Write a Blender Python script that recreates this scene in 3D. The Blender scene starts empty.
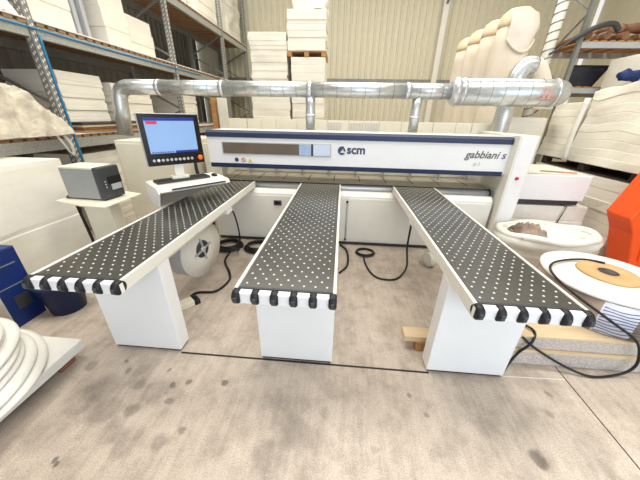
import bpy, bmesh, math, random
from mathutils import Vector, Matrix, noise

random.seed(7)
SC = bpy.context.scene
COL = SC.collection

# ------------------------------------------------------------------ camera
cam_d = bpy.data.cameras.new('camera')
cam = bpy.data.objects.new('camera', cam_d); COL.objects.link(cam)
R = Vector((0.9966, 0.0801, 0.019)); U = Vector((-0.0515, 0.4236, 0.9044)); F = Vector((-0.0651, 0.9024, -0.4259))
F.normalize(); R = (R - R.dot(F)*F).normalized(); U = R.cross(F)
cam.matrix_world = Matrix(((R.x, U.x, -F.x, 0.0), (R.y, U.y, -F.y, -1.266), (R.z, U.z, -F.z, 1.886), (0, 0, 0, 1)))
cam_d.sensor_width = 36.0; cam_d.lens = 14.909; cam_d.clip_start = 0.05; cam_d.clip_end = 200
SC.camera = cam

# ------------------------------------------------------------------ light
w = bpy.data.worlds.new('world'); SC.world = w; w.use_nodes = True
nt = w.node_tree; nt.nodes.clear()
wo = nt.nodes.new('ShaderNodeOutputWorld'); bg = nt.nodes.new('ShaderNodeBackground')
bg.inputs[0].default_value = (1.0, 0.965, 0.92, 1); bg.inputs[1].default_value = 0.75
nt.links.new(bg.outputs[0], wo.inputs[0])

def area(name, loc, rot, sx, sy, power, color):
    l = bpy.data.lights.new(name, 'AREA'); l.shape = 'RECTANGLE'; l.size = sx; l.size_y = sy
    l.energy = power; l.color = color
    o = bpy.data.objects.new(name, l); COL.objects.link(o); o.location = loc; o.rotation_euler = rot
    return o
# rooflights over the hall and the open gate behind the photographer
area('rooflight', (0.5, 1.0, 7.4), (0, 0, 0), 11, 2.2, 520, (1.0, 0.965, 0.91))
area('rooflight', (0.5, 6.5, 7.4), (0, 0, 0), 11, 2.2, 430, (1.0, 0.965, 0.91))
area('open_gate', (2.6, -4.4, 2.2), (math.radians(80), 0, math.radians(12)), 6, 3.6, 170, (0.62, 0.80, 1.0))
SC.view_settings.view_transform = 'Standard'; SC.view_settings.look = 'None'
SC.view_settings.gamma = 1; SC.view_settings.use_curve_mapping = False
SC.view_settings.exposure = 0.3

# ------------------------------------------------------------------ materials
def lin(c):
    return tuple(((v/255)/12.92 if v/255 <= 0.04045 else ((v/255+0.055)/1.055)**2.4) for v in c)

def mat(name, rgb, rough=0.6, metal=0.0, var=0.08, scale=6.0, bump=0.0, bscale=30.0, spec=0.4, stretch=None, alpha=None, emit=0.0, coords='Object'):
    m = bpy.data.materials.new(name); m.use_nodes = True
    n = m.node_tree; b = n.nodes['Principled BSDF']
    c = lin(rgb)
    b.inputs['Roughness'].default_value = rough; b.inputs['Metallic'].default_value = metal
    b.inputs['Specular IOR Level'].default_value = spec
    tc = n.nodes.new('ShaderNodeTexCoord'); mp = n.nodes.new('ShaderNodeMapping')
    n.links.new(tc.outputs[coords], mp.inputs[0])
    if stretch: mp.inputs['Scale'].default_value = stretch
    nz = n.nodes.new('ShaderNodeTexNoise'); nz.inputs['Scale'].default_value = scale; nz.inputs['Detail'].default_value = 5
    n.links.new(mp.outputs[0], nz.inputs['Vector'])
    cr = n.nodes.new('ShaderNodeValToRGB')
    cr.color_ramp.elements[0].position = 0.3; cr.color_ramp.elements[1].position = 0.7
    cr.color_ramp.elements[0].color = tuple(v*(1-var) for v in c)+(1,)
    cr.color_ramp.elements[1].color = tuple(min(1, v*(1+var)) for v in c)+(1,)
    n.links.new(nz.outputs[0], cr.inputs[0]); n.links.new(cr.outputs[0], b.inputs['Base Color'])
    if bump:
        n2 = n.nodes.new('ShaderNodeTexNoise'); n2.inputs['Scale'].default_value = bscale; n2.inputs['Detail'].default_value = 4
        n.links.new(mp.outputs[0], n2.inputs['Vector'])
        bp = n.nodes.new('ShaderNodeBump'); bp.inputs['Strength'].default_value = bump; bp.inputs['Distance'].default_value = 0.02
        n.links.new(n2.outputs[0], bp.inputs['Height']); n.links.new(bp.outputs[0], b.inputs['Normal'])
    if emit:
        n.links.new(cr.outputs[0], b.inputs['Emission Color']); b.inputs['Emission Strength'].default_value = emit
    if alpha is not None:
        b.inputs['Alpha'].default_value = alpha
    return m

M = {}
M['cream'] = mat('cream_paint', (226, 220, 200), 0.45, var=0.03)
M['offwhite'] = mat('offwhite_paint', (226, 223, 213), 0.45, var=0.02)
M['white'] = mat('white_paint', (229, 229, 228), 0.4, var=0.02)
M['navy'] = mat('navy_paint', (38, 50, 80), 0.4, var=0.05)
M['ink'] = mat('navy_ink', (60, 66, 92), 0.5, var=0.02)
M['greyink'] = mat('grey_ink', (90, 88, 90), 0.5, var=0.02)
M['tabletop'] = mat('dark_table_laminate', (54, 54, 49), 0.3, var=0.3, scale=2.5, spec=1.0)
M['dot'] = mat('pale_nozzle', (216, 216, 208), 0.4, var=0.02)
M['black'] = mat('black_rubber', (24, 24, 27), 0.5, var=0.2)
M['blackgloss'] = mat('black_gloss', (16, 16, 19), 0.2, var=0.05)
M['darkgrey'] = mat('dark_grey_plastic', (62, 63, 66), 0.45, var=0.08)
M['midgrey'] = mat('grey_plastic', (150, 152, 152), 0.45, var=0.04)
M['taupe'] = mat('shaded_taupe', (120, 112, 102), 0.5, var=0.04)  # shade under the console tray is mixed into this colour
M['lightgrey'] = mat('light_grey_metal', (178, 180, 182), 0.4, var=0.05)
M['galv'] = mat('galvanised_steel', (196, 200, 200), 0.32, metal=0.75, var=0.14, scale=14, stretch=(1, 3, 3))
M['steel'] = mat('brushed_steel', (205, 206, 208), 0.3, metal=0.6, var=0.08, scale=10, stretch=(0.4, 6, 6))
M['rackgrey'] = mat('rack_steel', (138, 138, 134), 0.5, metal=0.35, var=0.12, scale=5)
M['worktop'] = mat('machine_bed', (176, 167, 148), 0.42, metal=0.15, var=0.08, scale=3)
M['darkgap'] = mat('dark_slot', (38, 36, 34), 0.7)
M['wood'] = mat('raw_wood', (176, 132, 84), 0.75, var=0.25, scale=3, stretch=(1, 12, 12), bump=0.2)
M['woodx'] = mat('raw_wood_crosswise', (150, 116, 82), 0.75, var=0.28, scale=3, stretch=(12, 1, 12), bump=0.2)
M['palewood'] = mat('pale_wood', (208, 184, 148), 0.7, var=0.12, scale=3, stretch=(1, 14, 14))
M['chip'] = mat('chipboard', (190, 180, 170), 0.8, var=0.25, scale=70, bump=0.3, bscale=90)
M['sheet'] = mat('white_board_sheets', (232, 227, 213), 0.55, var=0.05, scale=2, bump=0.12, bscale=9, stretch=(1, 1, 3))
M['wrap'] = mat('white_plastic_wrap', (228, 225, 214), 0.35, var=0.05, scale=4, bump=0.35, bscale=12)
M['foam'] = mat('white_foam', (222, 220, 212), 0.6, var=0.04, scale=5, bump=0.1, bscale=20)
M['clearwrap'] = mat('dusty_clear_film', (196, 187, 168), 0.35, var=0.25, scale=7, bump=1.0, bscale=9)
M['card'] = mat('cardboard', (196, 160, 112), 0.8, var=0.1)
M['blue'] = mat('royal_blue_paint', (18, 44, 104), 0.45, var=0.12)
M['binblue'] = mat('dark_blue_plastic', (26, 42, 84), 0.4, var=0.15)
M['orange'] = mat('orange_paint', (240, 86, 22), 0.4, var=0.05)
M['bag'] = mat('beige_filter_cloth', (218, 208, 190), 0.85, var=0.06, scale=3, bump=0.2, bscale=10)
M['bagtop'] = mat('tan_filter_cloth', (224, 203, 172), 0.85, var=0.06)
M['bagwhite'] = mat('pale_filter_cloth', (226, 216, 204), 0.8, var=0.05, bump=0.3, bscale=8)
M['red'] = mat('red_plastic', (198, 40, 34), 0.4)
M['redorange'] = mat('orange_red_button', (232, 112, 44), 0.35)
M['bundle'] = mat('brown_bundles', (150, 118, 92), 0.8, var=0.35, scale=10, bump=0.5)
M['solar'] = mat('dark_panel', (38, 42, 52), 0.25, var=0.3, scale=5)
M['tint'] = mat('brown_tinted_window', (98, 84, 70), 0.15, var=0.12, scale=3, spec=0.6)
M['lilac'] = mat('pale_lilac_film', (202, 212, 230), 0.3, var=0.04)
M['palecyan'] = mat('pale_blue_housing', (160, 182, 208), 0.3, var=0.1)
M['screen'] = mat('screen_pale_blue', (120, 150, 190), 0.3, var=0.05, scale=3, emit=0.5)
M['screenblue'] = mat('screen_dark_blue', (22, 40, 120), 0.3, emit=0.5)
M['screenred'] = mat('screen_red', (186, 34, 60), 0.3, emit=0.5)
M['screenwhite'] = mat('screen_white', (230, 236, 244), 0.3, emit=0.5)
M['cableblue'] = mat('blue_cable', (36, 120, 166), 0.45)
M['yellow'] = mat('yellow_print', (232, 196, 50), 0.5)
M['gapshadewood'] = mat('gap_shaded_wood', (62, 50, 42), 0.8, var=0.3)  # wood darkened to carry the shade of the gap between stacks
M['brownrust'] = mat('red_brown_wood', (126, 88, 66), 0.8, var=0.2)
M['printed'] = mat('striped_print_film', (136, 118, 104), 0.4, var=0.4, scale=5, bump=0.3)
M['lavender'] = mat('lavender_print_film', (206, 208, 224), 0.4, var=0.08)

def wall_mat():
    m = mat('cream_profiled_sheet', (212, 206, 182), 0.55, var=0.03)
    return m
M['wall'] = wall_mat()
M['wallshade'] = mat('shade_toned_profiled_sheet', (104, 98, 88), 0.6, var=0.05)  # dimness behind the rack is put into this wall colour

def floor_mat():
    m = bpy.data.materials.new('concrete_floor'); m.use_nodes = True
    n = m.node_tree; b = n.nodes['Principled BSDF']; L = n.links
    b.inputs['Roughness'].default_value = 0.62; b.inputs['Specular IOR Level'].default_value = 0.3
    tc = n.nodes.new('ShaderNodeTexCoord')
    def nz(s, d, rough=0.6, scale=(1, 1, 1)):
        mp = n.nodes.new('ShaderNodeMapping'); mp.inputs['Scale'].default_value = scale
        L.new(tc.outputs['Object'], mp.inputs[0])
        t = n.nodes.new('ShaderNodeTexNoise'); t.inputs['Scale'].default_value = s; t.inputs['Detail'].default_value = d
        t.inputs['Roughness'].default_value = rough; L.new(mp.outputs[0], t.inputs['Vector']); return t.outputs[0]
    def ramp(src, p0, c0, p1, c1):
        r = n.nodes.new('ShaderNodeValToRGB'); e = r.color_ramp.elements
        e[0].position = p0; e[0].color = c0+(1,); e[1].position = p1; e[1].color = c1+(1,); L.new(src, r.inputs[0]); return r.outputs[0]
    def mul(a, bb, f=1.0):
        x = n.nodes.new('ShaderNodeMix'); x.data_type = 'RGBA'; x.blend_type = 'MULTIPLY'; x.inputs[0].default_value = f
        L.new(a, x.inputs[6]); L.new(bb, x.inputs[7]); return x.outputs[2]
    base = ramp(nz(0.9, 4), 0.3, lin((178, 164, 149)), 0.7, lin((202, 189, 174)))
    g = ramp(nz(120, 6, 0.85), 0.34, (0.60, 0.59, 0.58), 0.56, (1.14, 1.14, 1.14))
    g2 = ramp(nz(4.5, 6, 0.7), 0.36, (0.76, 0.75, 0.74), 0.56, (1.04, 1.04, 1.04))
    sw = ramp(nz(22, 5, 0.7, (1, 0.10, 1)), 0.34, (0.88, 0.88, 0.88), 0.6, (1.05, 1.05, 1.05))
    c = mul(mul(mul(base, g), g2), sw)
    # individual stains
    wrp = n.nodes.new('ShaderNodeTexNoise'); wrp.inputs['Scale'].default_value = 7; L.new(tc.outputs['Object'], wrp.inputs['Vector'])
    off = n.nodes.new('ShaderNodeVectorMath'); off.operation = 'SCALE'; off.inputs[3].default_value = 0.09
    L.new(wrp.outputs['Color'], off.inputs[0])
    pos = n.nodes.new('ShaderNodeVectorMath'); pos.operation = 'ADD'
    L.new(tc.outputs['Object'], pos.inputs[0]); L.new(off.outputs[0], pos.inputs[1])
    stains = [(-0.81, 0.06, .03, .42), (-1.08, .04, .028, .5), (-1.2, .01, .028, .5), (-1.3, .12, .02, .55), (-1.45, -.03, .05, .66), (-1.62, .1, .03, .6), (-1.36, -.2, .05, .64), (-1.15, -.12, .03, .62), (-1.7, .18, .02, .55), (-1.55, -.22, .10, .74), (-.95, -.3, .03, .6), (-1.05, -.38, .06, .66), (-1.95, .1, .05, .7), (-.02, -.1, .045, .82), (-.21, -.25, .12, .70), (-.34, -.40, .11, .74),
              (.6, .08, .02, .6), (1.66, .2, .03, .65), (1.56, .04, .035, .72), (1.3, -.26, .05, .45), (-1.7, -.05, .12, .84), (-1.78, -.18, .12, .84),
              (-1.3, -.06, .10, .80), (-1.5, .06, .09, .82), (-1.4, -.34, .09, .80), (-1.25, -.38, .1, .82), (-1.8, -.38, .14, .84), (.3, -.29, .03, .8), (.67, -.06, .02, .6),
              (-1.61, -.52, .02, .4), (-1.58, -.54, .02, .4), (0.2, 0.05, .3, .9), (1.2, 0.1, .25, .88), (-.4, .15, .3, .9)]
    for (x, y, r, s) in stains:
        sb = n.nodes.new('ShaderNodeVectorMath'); sb.operation = 'SUBTRACT'; sb.inputs[1].default_value = (x+.045, y+.045, .045)
        L.new(pos.outputs[0], sb.inputs[0])
        ln = n.nodes.new('ShaderNodeVectorMath'); ln.operation = 'LENGTH'; L.new(sb.outputs[0], ln.inputs[0])
        mr = n.nodes.new('ShaderNodeMapRange'); mr.interpolation_type = 'SMOOTHSTEP'
        mr.inputs[1].default_value = r*0.6; mr.inputs[2].default_value = r*1.25; mr.inputs[3].default_value = s; mr.inputs[4].default_value = 1.0
        L.new(ln.outputs['Value'], mr.inputs[0]); c = mul(c, mr.outputs[0])
    L.new(c, b.inputs['Base Color'])
    bp = n.nodes.new('ShaderNodeBump'); bp.inputs['Strength'].default_value = 0.15; bp.inputs['Distance'].default_value = 0.01
    L.new(nz(60, 5), bp.inputs['Height']); L.new(bp.outputs[0], b.inputs['Normal'])
    return m
M['floor'] = floor_mat()

# ------------------------------------------------------------------ mesh builder
class MB:
    def __init__(self): self.v = []; self.f = []; self.s = []; self.mi = []; self.m = 0
    def add(self, vs, fs, smooth=False):
        o = len(self.v); self.v += [Vector(p) for p in vs]
        for i, f in enumerate(fs):
            self.f.append([o+k for k in f]); self.s.append(smooth[i] if isinstance(smooth, list) else smooth); self.mi.append(self.m)
        return self
    def box(self, x0, x1, y0, y1, z0, z1, mx=None):
        vs = [Vector((x, y, z)) for z in (z0, z1) for y in (y0, y1) for x in (x0, x1)]
        if mx is not None: vs = [mx @ v for v in vs]
        return self.add(vs, [(0, 2, 3, 1), (4, 5, 7, 6), (0, 1, 5, 4), (2, 6, 7, 3), (0, 4, 6, 2), (1, 3, 7, 5)])
    def bar(self, a, b, wd, ht):
        a = Vector(a); b = Vector(b); d = (b-a); L = d.length; q = d.to_track_quat('X', 'Z').to_matrix().to_4x4()
        return self.box(0, L, -wd/2, wd/2, -ht/2, ht/2, Matrix.Translation(a) @ q)
    def tube(self, pts, r, seg=12, caps=True):
        pts = [Vector(p) for p in pts]; n = len(pts); rr = r if isinstance(r, (list, tuple)) else [r]*n
        vs = []; fs = []; up = None
        for i, p in enumerate(pts):
            t = (pts[min(i+1, n-1)]-pts[max(i-1, 0)]).normalized()
            if up is None:
                up = Vector((0, 0, 1)) if abs(t.z) < 0.9 else Vector((1, 0, 0))
            up = (up-up.dot(t)*t)
            if up.length < 1e-4: up = t.orthogonal()
            up.normalize(); sd = t.cross(up)
            for k in range(seg):
                a = 2*math.pi*k/seg; vs.append(p+rr[i]*(math.cos(a)*up+math.sin(a)*sd))
        for i in range(n-1):
            for k in range(seg):
                k2 = (k+1) % seg
                fs.append((i*seg+k, i*seg+k2, (i+1)*seg+k2, (i+1)*seg+k))
        sm = [True]*len(fs)
        if caps: fs += [tuple(range(seg-1, -1, -1)), tuple((n-1)*seg+k for k in range(seg))]; sm += [False, False]
        fs = [tuple(reversed(f)) for f in fs]
        return self.add(vs, fs, sm)
    def cyl(self, a, b, r, r2=None, seg=20, caps=True):
        return self.tube([a, b], [r, r if r2 is None else r2], seg, caps)
    def lathe(self, prof, c=(0, 0, 0), seg=32, sx=1, sy=1, smooth=True, mx=None, fn=None):
        vs = []; fs = []; n = len(prof)
        for (r, z) in prof:
            for k in range(seg):
                a = 2*math.pi*k/seg; rr = r*(fn(a, z) if fn else 1)
                v = Vector((rr*math.cos(a)*sx, rr*math.sin(a)*sy, z))
                v = (mx @ v) if mx is not None else v
                vs.append(v+Vector(c))
        for i in range(n-1):
            for k in range(seg):
                k2 = (k+1) % seg; fs.append((i*seg+k, i*seg+k2, (i+1)*seg+k2, (i+1)*seg+k))
        sm = [smooth]*len(fs)
        if prof[0][0] > 1e-6: fs.append(tuple(range(seg-1, -1, -1))); sm.append(False)
        if prof[-1][0] > 1e-6: fs.append(tuple((n-1)*seg+k for k in range(seg))); sm.append(False)
        return self.add(vs, fs, sm)
    def prism(self, poly, a0, a1, axis='x', mx=None):
        n = len(poly)
        def P(p, t):
            v = {'x': (t, p[0], p[1]), 'y': (p[0], t, p[1]), 'z': (p[0], p[1], t)}[axis]
            v = Vector(v); return (mx @ v) if mx is not None else v
        vs = [P(p, a0) for p in poly]+[P(p, a1) for p in poly]
        fs = [tuple(range(n-1, -1, -1)), tuple(n+k for k in range(n))]+[(k, (k+1) % n, n+(k+1) % n, n+k) for k in range(n)]
        return self.add(vs, fs)
    def disc(self, c, r, axis='z', seg=10, h=0.0015):
        d = {'x': Vector((1, 0, 0)), 'y': Vector((0, 1, 0)), 'z': Vector((0, 0, 1))}[axis]
        return self.cyl(Vector(c)-d*h/2, Vector(c)+d*h/2, r, seg=seg)

def bez(pts, n=8):
    """Catmull-Rom through pts"""
    pts = [Vector(p) for p in pts]; out = []
    P = [pts[0]*2-pts[1]]+pts+[pts[-1]*2-pts[-2]]
    for i in range(1, len(P)-2):
        for k in range(n):
            t = k/n; a, b, c, d = P[i-1], P[i], P[i+1], P[i+2]
            out.append(0.5*((2*b)+(c-a)*t+(2*a-5*b+4*c-d)*t*t+(3*b-a-3*c+d)*t**3))
    out.append(pts[-1]); return out

def link(name, mb, mats, parent=None, bevel=0.0, local=False):
    me = bpy.data.meshes.new(name)
    vs = mb.v
    o = bpy.data.objects.new(name, me)
    if parent is not None:
        o.parent = parent
        if not local:
            r = parent
            while r.parent is not None: r = r.parent
            inv = r.matrix_basis.inverted(); vs = [inv @ v for v in vs]
    else:
        if not local:
            xs = [v.x for v in vs]; ys = [v.y for v in vs]; z = min(v.z for v in vs)
            c = Vector(((min(xs)+max(xs))/2, (min(ys)+max(ys))/2, z))
            vs = [v-c for v in vs]; o.location = c
    me.from_pydata([tuple(v) for v in vs], [], mb.f)
    if not isinstance(mats, (list, tuple)): mats = [mats]
    for m in mats: me.materials.append(M[m] if isinstance(m, str) else m)
    me.polygons.foreach_set('use_smooth', mb.s); me.polygons.foreach_set('material_index', mb.mi)
    bm = bmesh.new(); bm.from_mesh(me); bmesh.ops.recalc_face_normals(bm, faces=bm.faces); bm.to_mesh(me); bm.free()
    COL.objects.link(o)
    if bevel:
        bv = o.modifiers.new('bevel', 'BEVEL'); bv.width = bevel; bv.segments = 2; bv.limit_method = 'ANGLE'; bv.angle_limit = math.radians(40)
    return o

def thing(name, label, cat, loc=(0, 0, 0), rz=0.0, group=None):
    o = bpy.data.objects.new(name, None); COL.objects.link(o); o.location = loc; o.rotation_euler = (0, 0, rz)
    o.matrix_basis = Matrix.Translation(Vector(loc)) @ Matrix.Rotation(rz, 4, 'Z')
    o.empty_display_size = 0.1
    o['label'] = label; o['category'] = cat
    if group: o['group'] = group
    return o
def tag(o, label, cat, group=None):
    o['label'] = label; o['category'] = cat
    if group: o['group'] = group
    return o
def struct(name, mb, m):
    o = link(name, mb, m); o['kind'] = 'structure'; return o

def text_part(name, s, size, loc, mt, parent, width=None, shear=0.0, bold=0.0, rot=None):
    cu = bpy.data.curves.new(name, 'FONT'); cu.body = s; cu.size = size; cu.extrude = 0.001; cu.shear = shear; cu.offset = bold
    cu.align_x = 'LEFT'; cu.align_y = 'BOTTOM_BASELINE'
    t = bpy.data.objects.new(name+'_curve', cu); COL.objects.link(t)
    bpy.context.view_layer.update()
    dg = bpy.context.evaluated_depsgraph_get()
    me = bpy.data.meshes.new_from_object(t.evaluated_get(dg)); bpy.data.objects.remove(t); bpy.data.curves.remove(cu)
    xs = [v.co.x for v in me.vertices]; k = (width/(max(xs)-min(xs))) if width else 1; x0 = min(xs)
    rm = rot or Matrix.Rotation(math.pi/2, 4, 'X')
    root = parent
    while root.parent is not None: root = root.parent
    inv = root.matrix_basis.inverted()
    for v in me.vertices:
        q = Vector(((v.co.x-x0)*k, v.co.y*(k if width else 1), v.co.z)); v.co = inv @ (Vector(loc) + (rm @ q))
    me.materials.clear(); me.materials.append(M[mt])
    o = bpy.data.objects.new(name, me); o.parent = parent; COL.objects.link(o); return o

# ------------------------------------------------------------------ setting
XL, XR, YB, YF = -6.2, 9.0, 11.6, -4.5
struct('floor', MB().box(XL, XR, YF, YB, -0.12, 0), 'floor').location.z = -0.12
fl = bpy.data.objects['floor']
# keep the floor's object coordinates equal to world coordinates
off = fl.location.copy()
for v in fl.data.vertices: v.co += off
fl.location = (0, 0, 0)

def corrugated(name, a0, a1, z0, z1, pos, axis, pitch=0.235, dep=0.05):
    mb = MB(); n = int((a1-a0)/pitch); wm = 'wall' if name == 'wall_back' else 'wallshade'; prof = []
    for i in range(n):
        s = a0+i*pitch
        prof += [(s, 0), (s+pitch*.58, 0), (s+pitch*.68, dep), (s+pitch*.9, dep)]
    prof.append((a0+n*pitch, 0)); vs = []; fs = []
    for z in (z0, z1):
        for (a, d) in prof: vs.append((a, pos-d, z) if axis == 'y' else (pos+d, a, z))
    m = len(prof)
    for i in range(m-1): fs.append((i, i+1, m+i+1, m+i))
    # closed back skin gives the sheet its thickness
    b = len(vs)
    bk = 0.06
    for z in (z0, z1):
        for a in (prof[0][0], prof[-1][0]): vs.append((a, pos+bk, z) if axis == 'y' else (pos-bk, a, z))
    fs.append((b, b+1, b+3, b+2))
    mb.add(vs, fs); return struct(name, mb, wm)
corrugated('wall_back', XL, XR, 0, 7.5, YB, 'y')
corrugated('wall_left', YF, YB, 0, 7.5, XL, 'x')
struct('ceiling', MB().box(XL, XR, YF, YB, 7.6, 7.7), 'offwhite')
struct('wall_right', MB().box(XR, XR+.1, YF, YB, 0, 7.5), 'wall')

t = MB()
t.box(-1.30, .80, .292, .309, 0, .0012)
struct('trim_1', t, 'darkgap')
struct('trim_6', MB().bar((1.40, .325, .0006), (1.88, .34, .0006), .006, .0012), 'offwhite')
struct('trim_2', MB().bar((1.855, -2.0, .0006), (1.89, .46, .0006), .008, .0012), 'darkgap')
struct('trim_3', MB().box(3.40, 3.60, 11.3, 11.5, 0, 7.5), 'offwhite')
struct('trim_4', MB().box(-5.5, 8.9, 11.42, 11.5, 3.16, 3.26), 'rackgrey')
struct('trim_5', MB().bar((3.50, 11.3, 5.6), (3.9, 10.9, 7.4), .07, .07), 'rackgrey')

# ------------------------------------------------------------------ panel saw
saw = thing('panel_saw', 'long cream industrial panel saw with navy striped beam and scm lettering', 'machine', (0, 2.6, 0))
b = MB(); b.box(-1.95, 2.2, 2.60, 3.9, .06, .80)
b.prism([(2.60, .80), (3.9, .80), (3.9, .86), (2.66, .86)], -1.95, 2.2, 'x')
b.m = 1; b.box(-1.95, 2.2, 2.63, 3.88, 0, .06)
link('base_cabinet', b, ['offwhite', 'darkgrey'], saw, .004)
for i, (x0, x1) in enumerate([(-1.9, -.62), (-.6, .10), (.14, 1.42), (1.44, 2.18)]):
    p = link('cover_panel', MB().box(x0, x1, 2.588, 2.602, .10, .77), 'offwhite', saw, .003)
h = MB(); h.box(-1.0, -.88, 2.575, 2.59, .62, .70)
hd = link('recessed_handle', h, 'darkgrey', saw, .006); hd['label'] = 'dark grey square handle'
link('handle_cup', MB().box(-.975, -.905, 2.571, 2.576, .64, .68), 'blackgloss', hd)
for z in (.72, .10):
    l = MB(); l.cyl((.12, 2.58, z), (.12, 2.60, z), .016, seg=14)
    link('latch', l, 'black', saw)
link('vertical_rod', MB().cyl((.12, 2.592, .1), (.12, 2.592, .72), .006, seg=8), 'midgrey', saw)
link('front_rail', MB().cyl((-1.9, 2.736, .895), (2.17, 2.736, .895), .036, seg=20), 'steel', saw)
link('rail_cap', MB().cyl((2.17, 2.736, .895), (2.19, 2.736, .895), .045, seg=16), 'black', saw)
b = MB(); b.box(-1.93, 2.2, 2.775, 3.75, .86, .943)
link('machine_bed', b, 'worktop', saw, .004)
b = MB(); b.box(-1.9, 2.2, 2.765, 2.775, .93, .948)
link('bed_edge', b, 'darkgrey', saw)
b = MB()
for i in range(10):
    x = -1.75+i*.41; link('bed_slot', MB().box(x, x+.014, 2.95, 3.4, .943, .9445), 'darkgap', saw)
b = MB(); b.box(-1.93, 2.2, 3.55, 3.60, .95, 1.16)
link('pressure_curtain', b, 'cream', saw)
for i in range(9):
    x = -1.6+i*.46
    k = MB(); k.box(x, x+.03, 3.35, 3.55, 1.0, 1.035); k.box(x+.005, x+.025, 3.34, 3.36, .95, 1.14)
    link('stop_finger', k, 'lightgrey', saw, .003)
# beam
b = MB(); b.prism([(2.62, 1.19), (2.62, 1.64), (2.66, 1.668), (3.3, 1.668), (3.3, 1.19)], -1.93, 2.24, 'x')
link('beam', b, 'white', saw, .006)
b = MB(); b.prism([(2.606, 1.582), (2.604, 1.645), (2.625, 1.672), (2.68, 1.674), (2.68, 1.582)], -1.925, 2.235, 'x')
link('top_stripe', b, 'navy', saw, .004)
b = MB(); b.prism([(2.606, 1.228), (2.65, 1.228), (2.65, 1.166), (2.616, 1.166)], -1.915, 2.21, 'x')
link('bottom_stripe', b, 'navy', saw, .004)
fr = link('window_frame', MB().box(-1.715, -.15, 2.611, 2.622, 1.355, 1.525), 'lightgrey', saw, .002)
link('tinted_pane', MB().box(-1.70, -.60, 2.606, 2.612, 1.368, 1.512), 'tint', saw)
link('tinted_pane', MB().box(-.60, -.43, 2.606, 2.612, 1.368, 1.512), 'palecyan', saw)['label'] = 'pale blue section of the pane'
link('pane_divider', MB().box(-.43, -.40, 2.602, 2.612, 1.362, 1.518), 'darkgrey', saw)
link('tinted_pane', MB().box(-.40, -.165, 2.606, 2.612, 1.368, 1.512), 'lilac', saw)['label'] = 'pale lilac section of the pane'
# logo and lettering
lg = MB(); cx, cz, rr = .0, 1.445, .057
arc = [(cx+rr*math.cos(a), cz+rr*math.sin(a)) for a in [math.radians(x) for x in range(62, 335, 13)]]
lg.prism(arc+[(cx+.03, cz-.03), (cx-.028, cz-.028), (cx+.026, cz+.035)], 2.614, 2.6205, 'y')
lg.prism([(cx+.03, cz+.04), (cx+.056, cz-.006), (cx+.036, cz-.012), (cx+.016, cz+.01)], 2.614, 2.6205, 'y')
link('logo_emblem', lg, 'ink', saw)
text_part('brand_lettering', 'scm', .13, (.07, 2.618, 1.408), 'ink', saw, width=.25, bold=.004)
text_part('model_lettering', 'gabbiani s', .115, (1.665, 2.618, 1.40), 'greyink', saw, width=.535, shear=.25, bold=.0015)
text_part('model_lettering', 'gt 2', .05, (1.80, 2.618, 1.305), 'lightgrey', saw, width=.09)
for x, c, ring in ((-1.52, 'ink', 0), (-1.42, 'red', 1), (-1.32, 'yellow', 2)):
    k = MB()
    if ring == 0: k.disc((x, 2.618, 1.278), .03, 'y', 18, .004)
    elif ring == 1:
        pts = [(x+.027*math.cos(a), 2.617, 1.278+.027*math.sin(a)) for a in [2*math.pi*i/20 for i in range(21)]]
        k.tube(pts, .004, 6); k.bar((x-.018, 2.617, 1.296), (x+.018, 2.617, 1.26), .004, .006)
    else: k.prism([(x-.032, 1.252), (x+.032, 1.252), (x, 1.305)], 2.614, 2.6205, 'y')
    link('warning_sign', k, c, saw)
b = MB(); b.prism([(x, z) for x, z in ((2.24, 0), (2.47, 0), (2.47, 1.70), (2.24, 1.70))], 2.50, 3.7, 'y')
link('end_column', b, 'offwhite', saw, .008)
link('column_front', MB().box(2.26, 2.45, 2.492, 2.502, .06, 1.68), 'white', saw, .003)
k = MB(); k.cyl((2.345, 2.470, 1.17), (2.345, 2.492, 1.17), .022, seg=18); link('red_button', k, 'red', saw, .003)
# left end column of the beam
b = MB(); b.box(-2.2, -1.93, 3.0, 3.6, 0, 1.45)
link('end_column', b, 'cream', saw, .006)

# rear guard fence
gf = thing('guard_fence', 'row of cream guard panels standing behind the panel saw beam', 'fence', (0, 4.45, 0))
x = -2.35; i = 0
while x < 3.0:
    wd = .30 if i % 3 else .42
    zt = 1.80
    pnl = link('guard_panel', MB().box(x, x+wd-.012, 4.43, 4.46, .12, zt), 'cream', gf, .004)
    if i in (6, 7, 8):
        mesh = MB()
        for q in range(9): mesh.box(x+.02+q*.03, x+.03+q*.03, 4.424, 4.431, 1.50, 1.76)
        link('vent_slots', mesh, 'lightgrey', pnl)
    x += wd; i += 1
for x in (-2.35, -.8, .9, 3.0):
    link('fence_post', MB().box(x-.025, x+.025, 4.47, 4.52, 0, 1.8), 'rackgrey', gf)

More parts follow.
